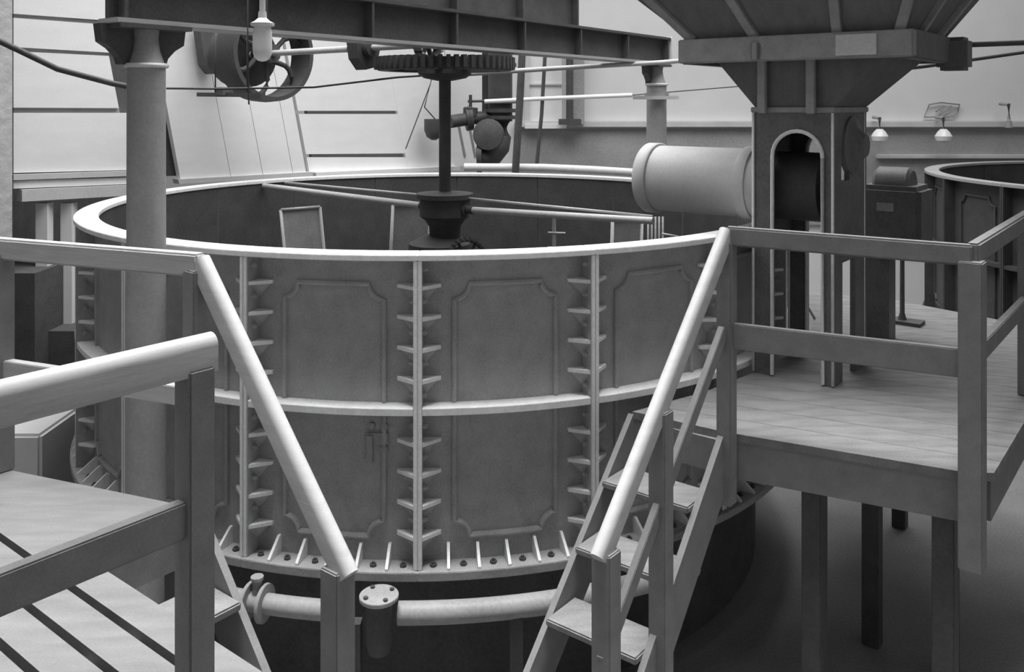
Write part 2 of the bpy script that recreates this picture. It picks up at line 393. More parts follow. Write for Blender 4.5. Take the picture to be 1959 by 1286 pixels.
def gear(cc, axis, R, wd, n, name, m, teeth_m, parent):
    axis = Vector(axis).normalized(); e = axis.cross(Vector((0.31, 0.2, 0.93))).normalized(); g = axis.cross(e)
    ring = MB(); S = 48; vs = []
    for i in range(S):
        t = 2 * math.pi * i / S; d = e * math.cos(t) + g * math.sin(t)
        for r, h in ((R * 0.82, 0), (R * 0.96, 0), (R * 0.96, wd), (R * 0.82, wd)): vs.append(cc + d * r + axis * h)
    fs = []
    for i in range(S):
        j = (i + 1) % S
        for k in range(4): l = (k + 1) % 4; fs.append((4 * i + k, 4 * j + k, 4 * j + l, 4 * i + l))
    rg = ring.add(vs, fs, True).build(name, m, parent)
    tm = MB()
    for i in range(n):
        t = 2 * math.pi * i / n; d = e * math.cos(t) + g * math.sin(t); tm.box(cc + d * R * 0.95 + axis * wd * 0.62, R * 0.13, math.pi * R / n * 0.95, wd * 1.05, d, axis.cross(d), axis)
    tag(tm.build('gear_teeth', teeth_m, rg), kind='stuff')
    hb = MB().lathe(cc - axis * wd * 0.2, axis, [(R * 0.2, 0), (R * 0.2, wd * 1.4)], 20).build('gear_hub', m, rg)
    for i in range(6):
        t = 2 * math.pi * i / 6 + 0.3; d = e * math.cos(t) + g * math.sin(t)
        MB().box(cc + d * R * 0.5 + axis * wd * 0.4, R * 0.7, R * 0.11, wd * 0.5, d, axis.cross(d), axis).build('gear_arm', m, rg)
    return rg
gear(c0 + Vector((0, 0, 0.245)), Z, 0.52, 0.085, 56, 'crown_wheel', M['dark'], M['dark'], rk)
MB().lathe(c0 + Vector((0, 0, 0.17)), Z, [(0.06, 0), (0.16, 0.02), (0.2, 0.05), (0.2, 0.08)], 22).build('footstep_bearing', M['dark'], rk)
gear(c0 + Vector((0.17, -0.22, -1.13)), Vector((0.25, -0.9, 0.2)), 0.15, 0.06, 26, 'rake_wheel', M['dark'], M['dark'], rk)
MB().lathe(c0 + Vector((-0.04, 0, -1.25)), Z, [(0.2, 0), (0.24, 0.08), (0.23, 0.2), (0.12, 0.26)], 22).build('rake_boss', M['pipedark'], rk)

# ================================================================== GIRDERS, COLUMNS
CL = Vector((-1.79, 4.35, 0)); CR = Vector((1.415, 8.7, 0)); BD = (CR - CL).normalized(); BN = Vector((BD.y, -BD.x, 0))   # BN towards the camera side
ZG = 0.379
ZD = -1.5                     # platform level
def girder(name, a, b, zb, h, fw, label, tm):
    t = thing(name, (a + b) / 2 + Vector((0, 0, zb)), label, 'girder')
    L = (b - a).length; c = (a + b) / 2
    MB().box(c + Vector((0, 0, zb + h / 2)), L, 0.035, h - 0.05, BD).build('web', M['black'], t)
    MB().box(c + Vector((0, 0, zb + 0.0125)), L, fw, 0.025, BD).build('bottom_flange', tm, t, 0.003)
    MB().box(c + Vector((0, 0, zb + h - 0.0125)), L, fw, 0.025, BD).build('top_flange', M['black'], t, 0.003)
    n = int(L / 0.8)
    for i in range(n + 1):
        p = a + BD * (0.05 + (L - 0.1) * i / n)
        for sg in (-1, 1): MB().box(p + BN * sg * fw * 0.27 + Vector((0, 0, zb + h / 2)), 0.02, fw * 0.42, h - 0.05, BD).build('stiffener', M['black'], t)
    return t
girder('girder', CL - BD * 0.2, CR + BD * 0.15, ZG, 0.27, 0.17, 'dark riveted girder resting on the two iron columns', M['rail'])
off = -BN * 0.62
girder('girder', CL + off + BD * 1.15, CR + off - BD * 0.55, 0.56, 0.6, 0.2, 'deep black girder behind the crown wheel, parallel to the column girder', M['black'])
def column(p, ztop, r, label, cap):
    t = thing('iron_column', (p.x, p.y, -3.0), label, 'column')
    zc = ztop - 0.205
    MB().lathe((p.x, p.y, -3.0), Z, [(r * 1.8, 0), (r * 1.8, 0.06), (r * 1.25, 0.1), (r * 1.06, 0.16), (r, zc + 3.0)], 28).build('shaft', M['column'], t)
    MB().lathe((p.x, p.y, zc), Z, [(r * 1.12, 0), (r * 1.17, 0.008), (r * 1.17, 0.014), (r * 1.1, 0.022)], 28).build('collar', M['cyl'], t)
    MB().lathe((p.x, p.y, zc + 0.02), Z, [(r * 0.95, 0), (r * 0.72, 0.06), (r * 0.62, 0.12), (r * 0.7, 0.185)], 24).build('neck', M['column'], t)
    for sg in (-1, 1):
        prof = [(0.02, -0.02), (r * 1.05, -0.005), (r * 1.15, 0.03), (r * 1.5, 0.07), (r * 1.95, 0.10), (r * 2.05, 0.185), (0.02, 0.185)]
        MB().prism([Vector((p.x, p.y, zc + 0.02)) + BD * sg * a * cap + Z * h + BN * 0.045 - BN * 0.06 for a, h in prof], BN * -0.06).build('cap_bracket', M['black'], t)
    MB().box((p.x, p.y, ztop - 0.01), 0.3 * cap, 0.2, 0.02, BD).build('cap_plate', M['black'], t)
    return t
column(CL, ZG, 0.089, 'tall iron column with bracketed capital rising beside the near rim of the tun', 1.25)
rc = column(CR, ZG, 0.097, 'iron column with plain flange standing behind the masher cylinder', 0.85)
MB().lathe((CR.x, CR.y, px(1256, 184, 8.7).z), Z, [(0.12, 0), (0.12, 0.03)], 22).build('bracket_ring', M['column'], rc)
MB().box((CR.x - 0.03, CR.y - 0.13, px(1256, 187, 8.7).z), 0.44, 0.04, 0.035).build('bracket_bar', M['cyl'], rc)

ge = CR + BD * 0.16
MB().box(ge + Z * (ZG + 0.135), 0.02, 0.19, 0.29, BD).build('end_plate', M['planed'], [o for o in bpy.data.objects if o.name == 'girder'][0], 0.003)
# ================================================================== BELT PULLEY AND SHAFT
pc = Vector((-2.25, 8.12, 0.455))
t = thing('belt_pulley', (pc.x, pc.y, 0.0), 'spoked belt pulley on a bright horizontal shaft with dark hangers', 'pulley')
e1 = Z; ax = -V
vs = []; S = 56
rim = MB()
for i in range(S):
    a = 2 * math.pi * i / S; d = U * math.cos(a) + Z * math.sin(a)
    for r, h in ((0.395, -0.14), (0.435, -0.14), (0.445, 0.0), (0.435, 0.14), (0.395, 0.14)): vs.append(pc + d * r + V * h)
fs = [(5 * i + k, 5 * ((i + 1) % S) + k, 5 * ((i + 1) % S) + (k + 1) % 5, 5 * i + (k + 1) % 5) for i in range(S) for k in range(5)]
rim.add(vs, fs, True).build('rim', M['dark'], t)
MB().lathe(pc - V * 0.11, V, [(0.085, 0), (0.085, 0.22)], 20).build('boss', M['dark'], t)
for i in range(6):
    a = 2 * math.pi * i / 6 + 0.25; pts = []
    for k in range(7):
        r = 0.07 + 0.34 * k / 6; b = a + 0.35 * math.sin(math.pi * k / 6); pts.append(pc + (U * math.cos(b) + Z * math.sin(b)) * r)
    MB().tube(pts, 0.024, 8).build('spoke', M['dark'], t)
MB().lathe(pc - V * 0.46, V, [(0.3, 0), (0.3, 0.22), (0.06, 0.24)], 32).build('fast_drum', M['dark'], t)
MB().tube([pc - V * 0.9, pc + V * 2.05], 0.028).build('line_shaft', M['shaft'], t)
for s, sc in ((-0.93, 0.85), (1.25, 0.9)):
    h = pc + V * s
    poly = [(-0.2, 0.4), (0.22, 0.4), (0.16, 0.05), (0.1, -0.17), (-0.03, -0.2), (-0.12, -0.1)]
    MB().prism([h + (U * a + Z * b) * sc for a, b in poly], V * 0.12).build('hanger', M['black'], t)
    MB().lathe(h - V * 0.06, V, [(0.075, 0), (0.075, 0.24)], 16).build('bearing', M['dark'], t)
# bevel pinion driving the crown wheel
gear(pc + V * 2.0, V, 0.13, 0.08, 18, 'bevel_pinion', M['dark'], M['column'], t)
# belt-shifter bar below the pulley
t = thing('belt_shifter', px(440, 180, 7.4), 'flat timber belt shifter bar hanging below the spoked pulley', 'bar')
MB().bar(px(381, 177, 7.7), px(503, 178, 7.2), 0.05, 0.035).build('bar', M['dark'], t)
MB().box(px(428, 175, 7.5), 0.12, 0.1, 0.07, V).build('fork', M['black'], t)
for x in (412, 473): MB().tube([px(x, 30, 7.45), px(x, 176, 7.45)], 0.006, 6).build('hanger_rod', M['dark'], t)

# ================================================================== PENDANT LAMP
t = thing('pendant_lamp', px(502, 115, 4.15), 'pendant lamp with white opal glass cylinder and flat cap below the girder', 'lamp')
lc = px(502, 42, 4.15)
MB().tube([lc + Z * 0.03, lc + Z * 0.9], 0.014, 12).build('stem', M['cyl'], t)
MB().lathe(lc + Z * -0.022, Z, [(0.046, 0), (0.054, 0.004), (0.055, 0.016), (0.035, 0.026), (0.02, 0.04), (0.018, 0.07)], 24).build('cap', M['cyl'], t)
MB().lathe(px(502, 118, 4.15), Z, [(0.004, 0), (0.02, 0.004), (0.034, 0.016), (0.042, 0.036), (0.044, 0.06), (0.044, 0.135), (0.038, 0.165)], 28).build('glass_shade', M['opal'], t)
tag(MB().tube([px(474, -120, 4.1), px(474, 80, 4.1), px(476, 200, 4.1)], 0.0035, 6).build('pull_chain', M['dark']), 'thin pull chain hanging beside the opal glass lamp', 'chain')

# ================================================================== PALE BOARDED COPPER CASING AT THE BACK LEFT
P0 = Vector((-4.13, 7.4, 0)); WN = V
def onW(x, y, out=0.0):
    r = Vector(((x - CX) / F, 1, -(y - YH) / F)); k = (P0.dot(WN) + out) / r.dot(WN); return r * k
def wpoly(pts, parent, name, m, thick=0.06, out=0.0):
    return MB().prism([onW(x, y, out) for x, y in pts], -WN * thick).build(name, m, parent)
cas = thing('copper_casing', onW(140, 385), 'pale boarded copper casing with horizontal joints behind the near column', 'casing')
xr = lambda y: 200 if y < 99 else 207 + (y - 99) * 0.19
def board(x0, ya, yb, yc, yd, x1=None):      # ya/yb top left/right, yc/yd bottom left/right
    wpoly([(x0, yc), (x1 or xr(yd), yd), (x1 or xr(yb), yb), (x0, ya)], cas, 'wall_board', M['board'], 0.08)
board(26, -90, -60, 26, 41, 230); board(26, 34, 48, 90, 101, 216); board(26, 98, 107, 206, 207); board(26, 216, 216, 331, 325, 262)
for ya, yb, yc, yd in ((26, 41, 36, 50), (91, 101, 98, 107), (206, 207, 216, 216)):
    wpoly([(26, yc), (xr(yd), yd), (xr(yb), yb), (26, ya)], cas, 'joint_strip', M['groove'], 0.06, -0.03)
wpoly([(26, 345), (250, 337), (250, 327), (26, 334)], cas, 'ledge_board', M['boardtrim'], 0.10, 0.04)
wpoly([(26, 361), (255, 352), (255, 339), (26, 346)], cas, 'ledge_board', M['board'], 0.08, 0.02)
wpoly([(42, 386), (255, 374), (255, 354), (42, 363)], cas, 'plinth_board', M['boardtrim'], 0.12, 0.06)
# body of the casing behind the boards, blackened to paint shade into the gaps
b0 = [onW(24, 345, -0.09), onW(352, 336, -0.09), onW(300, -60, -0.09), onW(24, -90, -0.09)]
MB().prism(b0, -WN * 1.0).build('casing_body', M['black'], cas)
c2 = thing('sloping_chute', onW(450, 335), 'pale chute of leaning planks between the boarded casing and the tun shaft', 'chute')
sl = 0.185
def wplank(xa, xb, y0, y1a, y1b, out=0.03, m=None, par=None, nm='plank', s=sl):
    wpoly([(xa + s * (y1a - 190), y1a), (xb + s * (y1b - 190), y1b), (xb + s * (y0 - 190), y0), (xa + s * (y0 - 190), y0)], par or c2, nm, m or M['board'], 0.06, out)
xs = [(316, 344), (414, 339), (476, 335), (534, 332), (560, 330)]
for (xa, ya), (xb, yb) in zip(xs, xs[1:]): wplank(xa + 0.8, xb - 0.4, -40, ya, yb)
wpoly([(343, 352), (600, 338), (598, 329), (341, 343)], c2, 'foot_board', M['boardtrim'], 0.1, 0.06)
c3 = thing('boarded_partition', onW(700, 325), 'broad pale boarded partition with horizontal joints behind the upright shaft', 'partition')
for a, b, ya, yb in ((-40, 212, 562, 562), (218, 295, 562, 562), (301, 329, 562, 562)):
    wpoly([(566 + sl * (b - 190), b), (756 + sl * (b - 190), b - (1.5 if b > 250 else 0)), (756 + sl * (a - 190), a), (566 + sl * (a - 190), a)], c3, 'wall_board', M['board'], 0.05, 0.0)
wpoly([(756 + sl * 138, 326), (850, 322), (850, -40), (756 - sl * 230, -40)], c3, 'smooth_board', M['board'], 0.05, 0.0)
wpoly([(600, 330), (850, 321), (850, -40), (560, -40)], c3, 'backing', M['groove'], 0.05, -0.05)
wpoly([(852, 320), (932, 314), (932, 60), (852, 60)], c3, 'smooth_board', M['board'], 0.05, 0.0)
for xa in (880, 900, 916): wpoly([(xa, 240), (xa + 12, 300), (xa + 9, 301), (xa - 3, 240)], c3, 'batten', M['groove'], 0.02, 0.015)
wpoly([(606, 340), (880, 326), (880, 318), (604, 330)], c3, 'foot_board', M['board'], 0.12, 0.1)
# legs and dark brick plinth below the casing
for (x, y1, xw) in ((85, 508, 10), (132, 617, 12)):
    a = onW(x - xw, 389, -0.04); b = onW(x + xw, y1, -0.04)
    tag(MB().box(((a.x + b.x) / 2, (a.y + b.y) / 2, (a.z + b.z) / 2), 0.1, 0.1, a.z - b.z).build('timber_post', M['board']), 'short white timber leg under the pale casing, standing on brickwork' if x < 100 else 'long white timber leg under the pale casing, beside the tun rim', 'post')
a = onW(85, 508, -0.04); b = onW(132, 617, -0.04)
tag(MB().box((a.x - 0.62, a.y, (a.z - 3) / 2), 1.45, 0.7, a.z + 3).build('wall_plinth', M['brick']), kind='structure')
tag(MB().box((b.x + 0.15, b.y, (b.z - 3) / 2), 0.38, 0.6, b.z + 3).build('wall_plinth_low', M['brick']), kind='structure')
tag(MB().box((-3.42, 6.2, -2.6), 0.58, 0.6, 0.8).build('stone_block', M['board'], None, 0.02), 'low pale block added for a lit patch on the floor between the plaster pier and the tun', 'block')  # added pale block, stands in for a lit patch
# scoop-shaped ladle on the partition
t = thing('hanging_scoop', onW(828, 265, 0.2), 'dark rounded scoop hanging on a cord against the pale partition', 'scoop')
MB().lathe(onW(830, 268, 0.25), Z, [(0.03, 0), (0.09, 0.04), (0.12, 0.12), (0.12, 0.26)], 18).build('bowl', M['dark'], t)
MB().tube([onW(836, 232, 0.25), onW(812, 205, 0.25), onW(826, 150, 0.25)], 0.008, 6).build('handle', M['dark'], t)
tag(MB().tube([px(823, 162, 10.2), px(800, 222, 10.2), px(776, 285, 10.2)], 0.007, 6).build('slanting_rope', M['dark']), 'thin slanting rope before the pale partition beside the upright shaft', 'rope')

# ================================================================== PIPEWORK BEYOND THE TUN
YP = 11.0
t = thing('valve_pipe', px(958, 330, YP), 'dark tall flanged pipe with side branch, valve and elbow beyond the tun', 'pipe')
MB().tube([px(957, 60, YP), px(957, 232, YP)], 0.15, 18).build('riser', M['pipedark'], t)
for y in (128, 198, 215, 228): MB().lathe(px(957, y, YP), Z, [(0.2, 0), (0.2, 0.045)], 20).build('pipe_flange', M['pipedark'], t)
el = [px(957, 232, YP), px(958, 262, YP), px(955, 282, YP - 0.05), px(944, 296, YP - 0.1), px(928, 301, YP - 0.12), px(912, 302, YP - 0.12)]
MB().tube(el, 0.13, 16).build('elbow', M['pipedark'], t)
MB().lathe(px(922, 301, YP - 0.12), Vector((-1, 0, 0)), [(0.19, 0), (0.19, 0.06)], 20).build('pipe_flange', M['pipedark'], t)
MB().lathe(px(938, 258, YP - 0.2), Vector((-0.3, -1, 0.1)), [(0.16, 0), (0.19, 0.04), (0.19, 0.1), (0.08, 0.13)], 20).build('valve_cover', M['dark'], t)
MB().tube([px(945, 224, YP), px(905, 226, YP - 0.1), px(860, 233, YP - 0.3)], 0.08, 14).build('branch', M['pipedark'], t)
for x, y in ((903, 226), (897, 227)): MB().lathe(px(x, y, YP - 0.1), Vector((-1, -0.2, -0.1)), [(0.15, 0), (0.15, 0.04)], 18).build('pipe_flange', M['pipedark'], t)
MB().lathe(px(900, 222, YP - 0.12), Z, [(0.09, 0), (0.09, 0.1), (0.02, 0.11), (0.02, 0.26)], 14).build('valve_bonnet', M['pipedark'], t)
MB().tube([px(895, 194, YP - 0.12), px(932, 193, YP - 0.12)], 0.016, 8).build('lever', M['dark'], t)
MB().box(px(938, 150, YP + 0.3), 0.2, 0.3, 1.0).build('pipe_bracket', M['pipedark'], t)
MB().box(px(935, 250, YP + 0.1).lerp(px(958, 250, YP), 0.8) - Vector((0, -0.05, 1.67)), 0.12, 0.12, 2.0).build('pipe_leg', M['dark'], t)
# long thin pipes crossing under the girder
def run(name, pts, r, m, label, cat='pipe', group=None):
    return tag(MB().tube(pts, r, 10).build(name, m), label, cat, group)
run('steam_pipe', [px(866, 143, 7.3), px(1060, 131, 7.8), px(1256, 120, 8.3), px(1335, 114, 8.45)], 0.022, M['shaft'], 'bright thin pipe running below the girder towards the rear column')
run('water_pipe', [px(928, 194, 10.2), px(1080, 187, 9.9), px(1210, 182, 9.6)], 0.024, M['board'], 'pale horizontal pipe between the dark riser and the rear column')
run('guy_wire', [px(1210, 182, 9.6), px(1428, 164, 9.0)], 0.006, M['dark'], 'thin wire running from the rear column towards the hopper', 'wire')
run('guy_wire', [px(-40, 60, 5.6), px(40, 98, 5.6), px(110, 132, 5.7), px(216, 160, 5.8), px(283, 173, 5.85)], 0.02, M['dark'], 'thick dark cable sagging past the pale casing to the near column', 'cable')
run('guy_wire', [px(318, 169, 6.2), px(420, 170, 6.3), px(600, 167, 6.5), px(760, 148, 6.7), px(850, 142, 6.75)], 0.008, M['dark'], 'thin dark wire stretched from the near column to the upright shaft', 'wire')
run('stay_rod', [px(1001, 60, 9.6), px(994, 200, 9.6), px(986, 330, 9.6)], 0.042, M['dark'], 'thick dark stay rod slanting down behind the tun rim', 'rod')
run('stay_rod', [px(1043, 100, 10.0), px(1036, 220, 10.0), px(1027, 314, 10.0)], 0.022, M['dark'], 'thin dark stay rod before the window blind', 'rod')
run('rim_pipe', [px(888, 320, 9.75), px(1040, 321, 9.75), px(1130, 325, 9.7), px(1240, 332, 9.55)], 0.045, M['cyl'], 'thick pipe lying just beyond the far rim of the tun')
run('tie_bar', [px(1790, 88, 5.3), px(2900, 46, 5.3)], 0.017, M['dark'], 'dark horizontal tie bar running out from the hopper frame', 'bar')
run('steam_pipe', [px(1690, 136, 6.0), px(1770, 127, 6.05), px(2800, -20, 7.0)], 0.013, M['dark'], 'thin dark pipe sloping up behind the hopper past the back wall')

# ================================================================== HOPPER, CASING, MASHER
A0 = Vector((1.345, 4.96, 0)); CW, CDp = 0.447, 0.56
def cp(t, u, z): return A0 + V * t + U * u + Vector((0, 0, z))
ms = thing('masher_stand', cp(CW / 2, CDp / 2, -1.5), 'dark iron masher stand with bright beaded arch under the hopper', 'machine stand')
def arched_plate(u, th):
    hw = 0.138; cxm = 0.252; zs = -0.29; outer = [(0, -1.5), (0, -0.05), (CW, -0.05), (CW, -1.5)]
    inner = [(cxm + hw, -1.5), (cxm + hw, zs)] + [(cxm + hw * math.cos(a), zs + hw * 1.02 * math.sin(a)) for a in [math.pi * k / 14 for k in range(1, 14)]] + [(cxm - hw, zs), (cxm - hw, -1.5)]
    m = MB()
    # built as two legs and a spandrel strip so that every face stays planar
    m.prism([cp(0, u, -1.5), cp(0, u, -0.05), cp(cxm - hw, u, -0.05), cp(cxm - hw, u, -1.5)], U * th)
    m.prism([cp(cxm + hw, u, -1.5), cp(cxm + hw, u, -0.05), cp(CW, u, -0.05), cp(CW, u, -1.5)], U * th)
    arc = [(cxm - hw * math.cos(math.pi * k / 14), zs + hw * 1.02 * math.sin(math.pi * k / 14)) for k in range(15)]
    for (a, b), (c, d) in zip(arc, arc[1:]): m.prism([cp(a, u, b), cp(a, u, -0.05), cp(c, u, -0.05), cp(c, u, d)], U * th)
    o = m.build('arched_plate', M['casing'], ms)
    path = [cp(cxm - hw, u - 0.008, -1.49), cp(cxm - hw, u - 0.008, zs)] + [cp(a, u - 0.008, b) for a, b in arc[1:-1]] + [cp(cxm + hw, u - 0.008, zs), cp(cxm + hw, u - 0.008, -1.49)]
    MB().tube(path, 0.011, 8).build('arch_bead', M['bead'], o)
    for s in (0.004, CW - 0.004): MB().tube([cp(s, u - 0.006, -1.49), cp(s, u - 0.006, -0.05)], 0.008, 8).build('corner_bead', M['bead'], o)
    return o
arched_plate(0.0, 0.03); arched_plate(CDp - 0.03, 0.03)
for s in (0.0, CW - 0.03):       # side plates with a small window and open foot
    for (u0, u1, z0, z1) in ((0.03, CDp - 0.03, -0.25, -0.05), (0.03, 0.12, -0.42, -0.25), (0.26, CDp - 0.03, -0.42, -0.25), (0.03, CDp - 0.03, -0.86, -0.42), (0.03, 0.14, -1.5, -0.86), (CDp - 0.2, CDp - 0.03, -1.5, -0.86)):
        if s == 0.0 and z0 < -0.9: continue
        MB().box(cp(s + 0.015, (u0 + u1) / 2, (z0 + z1) / 2), u1 - u0, 0.03, z1 - z0, U).build('side_plate', M['casing'], ms)
MB().box(cp(CW / 2, CDp / 2, -0.035), CW + 0.02, CDp + 0.02, 0.03, V).build('top_plate', M['belt'], ms, 0.004)
MB().lathe(cp(CW - 0.02, 0.3, -0.23), V, [(0.16, 0), (0.16, 0.03), (0.1, 0.05), (0.06, 0.1)], 22).build('bearing_cover', M['casing'], ms)
# masher cylinder
mc = thing('masher_cylinder', cp(-0.4, CDp / 2, -0.68), 'pale horizontal masher cylinder with banded ends reaching over the tun rim', 'cylinder')
ca = cp(0.02, CDp * 0.5, -0.472); R0 = 0.205
MB().lathe(ca, -V, [(R0, 0), (R0, 0.82)], 48).build('barrel', M['cyl'], mc)
MB().lathe(ca, -V, [(R0 + 0.012, 0.11), (R0 + 0.014, 0.12), (R0 + 0.014, 0.165), (R0 + 0.012, 0.175)], 48).build('band', M['cyl'], mc)
MB().lathe(ca, -V, [(R0 + 0.012, 0.755), (R0 + 0.016, 0.76), (R0 + 0.016, 0.83), (R0 + 0.008, 0.84), (R0 - 0.02, 0.845)], 48).build('end_flange', M['cyl'], mc)
MB().lathe(ca, V, [(R0 - 0.01, 0), (R0 - 0.01, 0.3)], 36).build('inner_barrel', M['dark'], mc)
# hopper
hp = thing('grist_hopper', cp(CW / 2, CDp / 2, -0.02), 'dark timber grist hopper with battens and a squared frame over the masher', 'hopper')
zb0, zb1 = 0.23, 0.365
low0 = [cp(0.01, 0.005, -0.02), cp(CW, 0.005, -0.02), cp(CW, CDp, -0.02), cp(0.01, CDp, -0.02)]
low1 = [cp(-0.22, -0.01, zb0 + 0.02), cp(0.70, -0.01, zb0 + 0.02), cp(0.72, 0.72, zb0 + 0.02), cp(-0.2, 0.72, zb0 + 0.02)]
MB().hull(low0, low1).build('spout', M['hopper'], hp)
for s in (0.048, 0.318): MB().box(cp(s + 0.02, -0.035, (0.30 - 0.055) / 2), 0.048, 0.03, 0.355, V).build('strap', M['belt'], hp, 0.004)
b0, b1, bu = -0.39, 0.86, 0.78
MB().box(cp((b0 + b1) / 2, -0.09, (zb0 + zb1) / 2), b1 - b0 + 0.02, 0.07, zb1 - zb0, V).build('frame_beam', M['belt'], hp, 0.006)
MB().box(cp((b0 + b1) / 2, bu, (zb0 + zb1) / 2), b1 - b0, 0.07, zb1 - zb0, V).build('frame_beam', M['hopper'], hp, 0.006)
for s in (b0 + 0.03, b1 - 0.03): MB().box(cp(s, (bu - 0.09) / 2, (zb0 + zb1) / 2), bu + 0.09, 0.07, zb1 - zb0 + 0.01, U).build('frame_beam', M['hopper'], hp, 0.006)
MB().box(cp(b1 + 0.01, bu - 0.03, (zb0 + zb1) / 2 - 0.02), 0.16, 0.16, zb1 - zb0 + 0.05, V).build('frame_block', M['hopper'], hp, 0.02)
MB().box(cp(0.60, -0.128, (zb0 + zb1) / 2), 0.2, 0.008, zb1 - zb0 - 0.03, V).build('patch_board', M['boardtrim'], hp)
up0 = [cp(b0 + 0.04, -0.07, zb1), cp(b1 - 0.04, -0.07, zb1), cp(b1 - 0.04, bu - 0.02, zb1), cp(b0 + 0.04, bu - 0.02, zb1)]
gz = 0.45; ex = 0.48
up1 = [cp(b0 - ex, -0.07 - 0.23, zb1 + gz), cp(b1 + 0.26, -0.07 - 0.23, zb1 + gz), cp(b1 + 0.26, bu + 0.26, zb1 + gz), cp(b0 - ex, bu + 0.26, zb1 + gz)]
MB().hull(up0, up1).build('bin', M['hopper'], hp)
MB().hull(up1, [p + Z * 1.1 for p in up1]).build('upper_bin', M['hopper'], hp)  # unseen upper box, added so the hopper shades the deck
MB().box(cp(0.068, -0.135, 0.285), 0.048, 0.02, 0.11, V).build('strap_hook', M['belt'], hp, 0.01)
def batten(i, j, f0, f1):
    a = up0[i].lerp(up0[j], f0); b = up1[i].lerp(up1[j], f1); n = (up0[j] - up0[i]).cross(up1[i] - up0[i]).normalized()
    m_ = (a + b) / 2
    if n.dot(m_) > 0: n = -n
    d = (b - a).normalized(); s_ = d.cross(n).normalized()
    MB().box((a + b) / 2 + n * 0.012, (b - a).length, 0.05, 0.03, d, s_, n).build('batten', M['belt'], hp, 0.003)
for f0 in (0.02, 0.34, 0.72, 0.98): batten(0, 1, f0, f0 * 0.9 + 0.05)
for f0 in (0.3, 0.75): batten(1, 2, f0, f0)

# ================================================================== RAILINGS, PLATFORMS, STAIRS
def rprof(wd, ht, k=9):      # hand-rail section: flat sides, rounded top; origin at the top
    r = wd / 2; p = []
    for i in range(k + 1):
        a = math.pi * i / k; p.append((r * math.cos(a), -r + r * math.sin(a)))
    return p + [(-r, -ht), (r, -ht)]
def rail(a, b, wd, ht, name, parent): return MB().sweep([a, b], rprof(wd, ht)).build(name, M['rail'], parent)
def flat(a, b, wd, ht, name, parent, m='wood'): return MB().bar(a, b, wd, ht).build(name, M[m], parent, 0.008)
def post(p, z0, z1, wd, parent, m='wood', nm='post'): return MB().box((p.x, p.y, (z0 + z1) / 2), wd, wd, z1 - z0, U).build(nm, M[m], parent, 0.005)
def boards(parent, poly, cuts, zt, th, gap, along, across, m):
    """cut a convex deck polygon (xy) into boards running along `along`, at positions `cuts` across"""
    for a, b in zip(cuts, cuts[1:]):
        bm = bmesh.new(); vs = [bm.verts.new((p.x, p.y, 0)) for p in poly]; bm.faces.new(vs)
        for co, no in ((across * (a + gap / 2), -across), (across * (b - gap / 2), across)):
            bmesh.ops.bisect_plane(bm, geom=bm.verts[:] + bm.edges[:] + bm.faces[:], plane_co=co, plane_no=no, clear_outer=True)
        if bm.faces:
            bm.faces.ensure_lookup_table(); P = [v.co.copy() for v in bm.faces[0].verts]
            MB().prism([p + Z * zt for p in P], Z * -th).build('deck_board', m, parent, 0.002)
        bm.free()
# ---- right platform
PL = Vector((0.966, 4.0, 0)); PR = Vector((1.842, 3.556, 0)); PD = (PR - PL).normalized(); PN = Vector((-PD.y, PD.x, 0))
rp = thing('timber_platform', (2.2, 5.0, -3.0), 'scrubbed timber platform carrying the masher frame, with dark fascia', 'platform')
e3 = PR + U * 3.0
S0 = PL - V * 0.50
PF = PL + PN * 0.05
poly = [PF, PR + PN * 0.05 - PD * 0.02, PR + U * 0.1 + PD * 0.06, PR + PD * 0.06 + U * 2.85, Vector((2.89, 6.82, 0)), Vector((2.3, 7.1, 0)), Vector((2.12, 6.2, 0)), Vector((1.74, 5.40, 0)), Vector((1.385, 4.99, 0)), Vector((1.0, 4.62, 0)), S0 + U * 0.02]
poly = [Vector((p.x, p.y, 0)) for p in poly]
# convex working outline; boards run along the front edge
ac = [p.dot(PN) for p in poly]; lo, hi = min(ac), max(ac)
def deck_nonconvex(parent, poly, cuts, zt, th, gap, across, m):
    for a, b in zip(cuts, cuts[1:]):
        bm = bmesh.new(); vs = [bm.verts.new((p.x, p.y, 0)) for p in poly]; f = bm.faces.new(vs); bm.normal_update()
        bmesh.ops.triangulate(bm, faces=[f])
        for co, no in ((across * (a + gap / 2), -across), (across * (b - gap / 2), across)):
            bmesh.ops.bisect_plane(bm, geom=bm.verts[:] + bm.edges[:] + bm.faces[:], plane_co=co, plane_no=no, clear_outer=True)
        if not bm.faces: bm.free(); continue
        bmesh.ops.dissolve_limit(bm, angle_limit=0.01, verts=bm.verts[:], edges=bm.edges[:])
        m_ = MB()
        for f in bm.faces:
            P = [v.co.copy() + Z * zt for v in f.verts]; m_.prism(P, Z * -th)
        m_.build('deck_board', m, parent); bm.free()
cuts = [lo]
while cuts[-1] < hi: cuts.append(cuts[-1] + 0.19)
deck_nonconvex(rp, poly, cuts, ZD, 0.035, 0.003, PN, M['deck'])
def joist(a, b, ht, wd, nm='fascia', z=None):
    MB().bar(Vector((a.x, a.y, (z or ZD) - 0.036)), Vector((b.x, b.y, (z or ZD) - 0.036)), wd, ht).build(nm, M['wood'], rp)
joist(PF + PN * 0.03, PR + PN * 0.08 - PD * 0.02, 0.17, 0.05); joist(PR + PD * 0.02 + U * 0.12, PR + PD * 0.02 + U * 2.8, 0.17, 0.05); joist(S0 + U * 0.05, PF - V * 0.05, 0.15, 0.05)
joist(S0 + U * 0.05, Vector((1.37, 4.97, 0)), 0.15, 0.05)
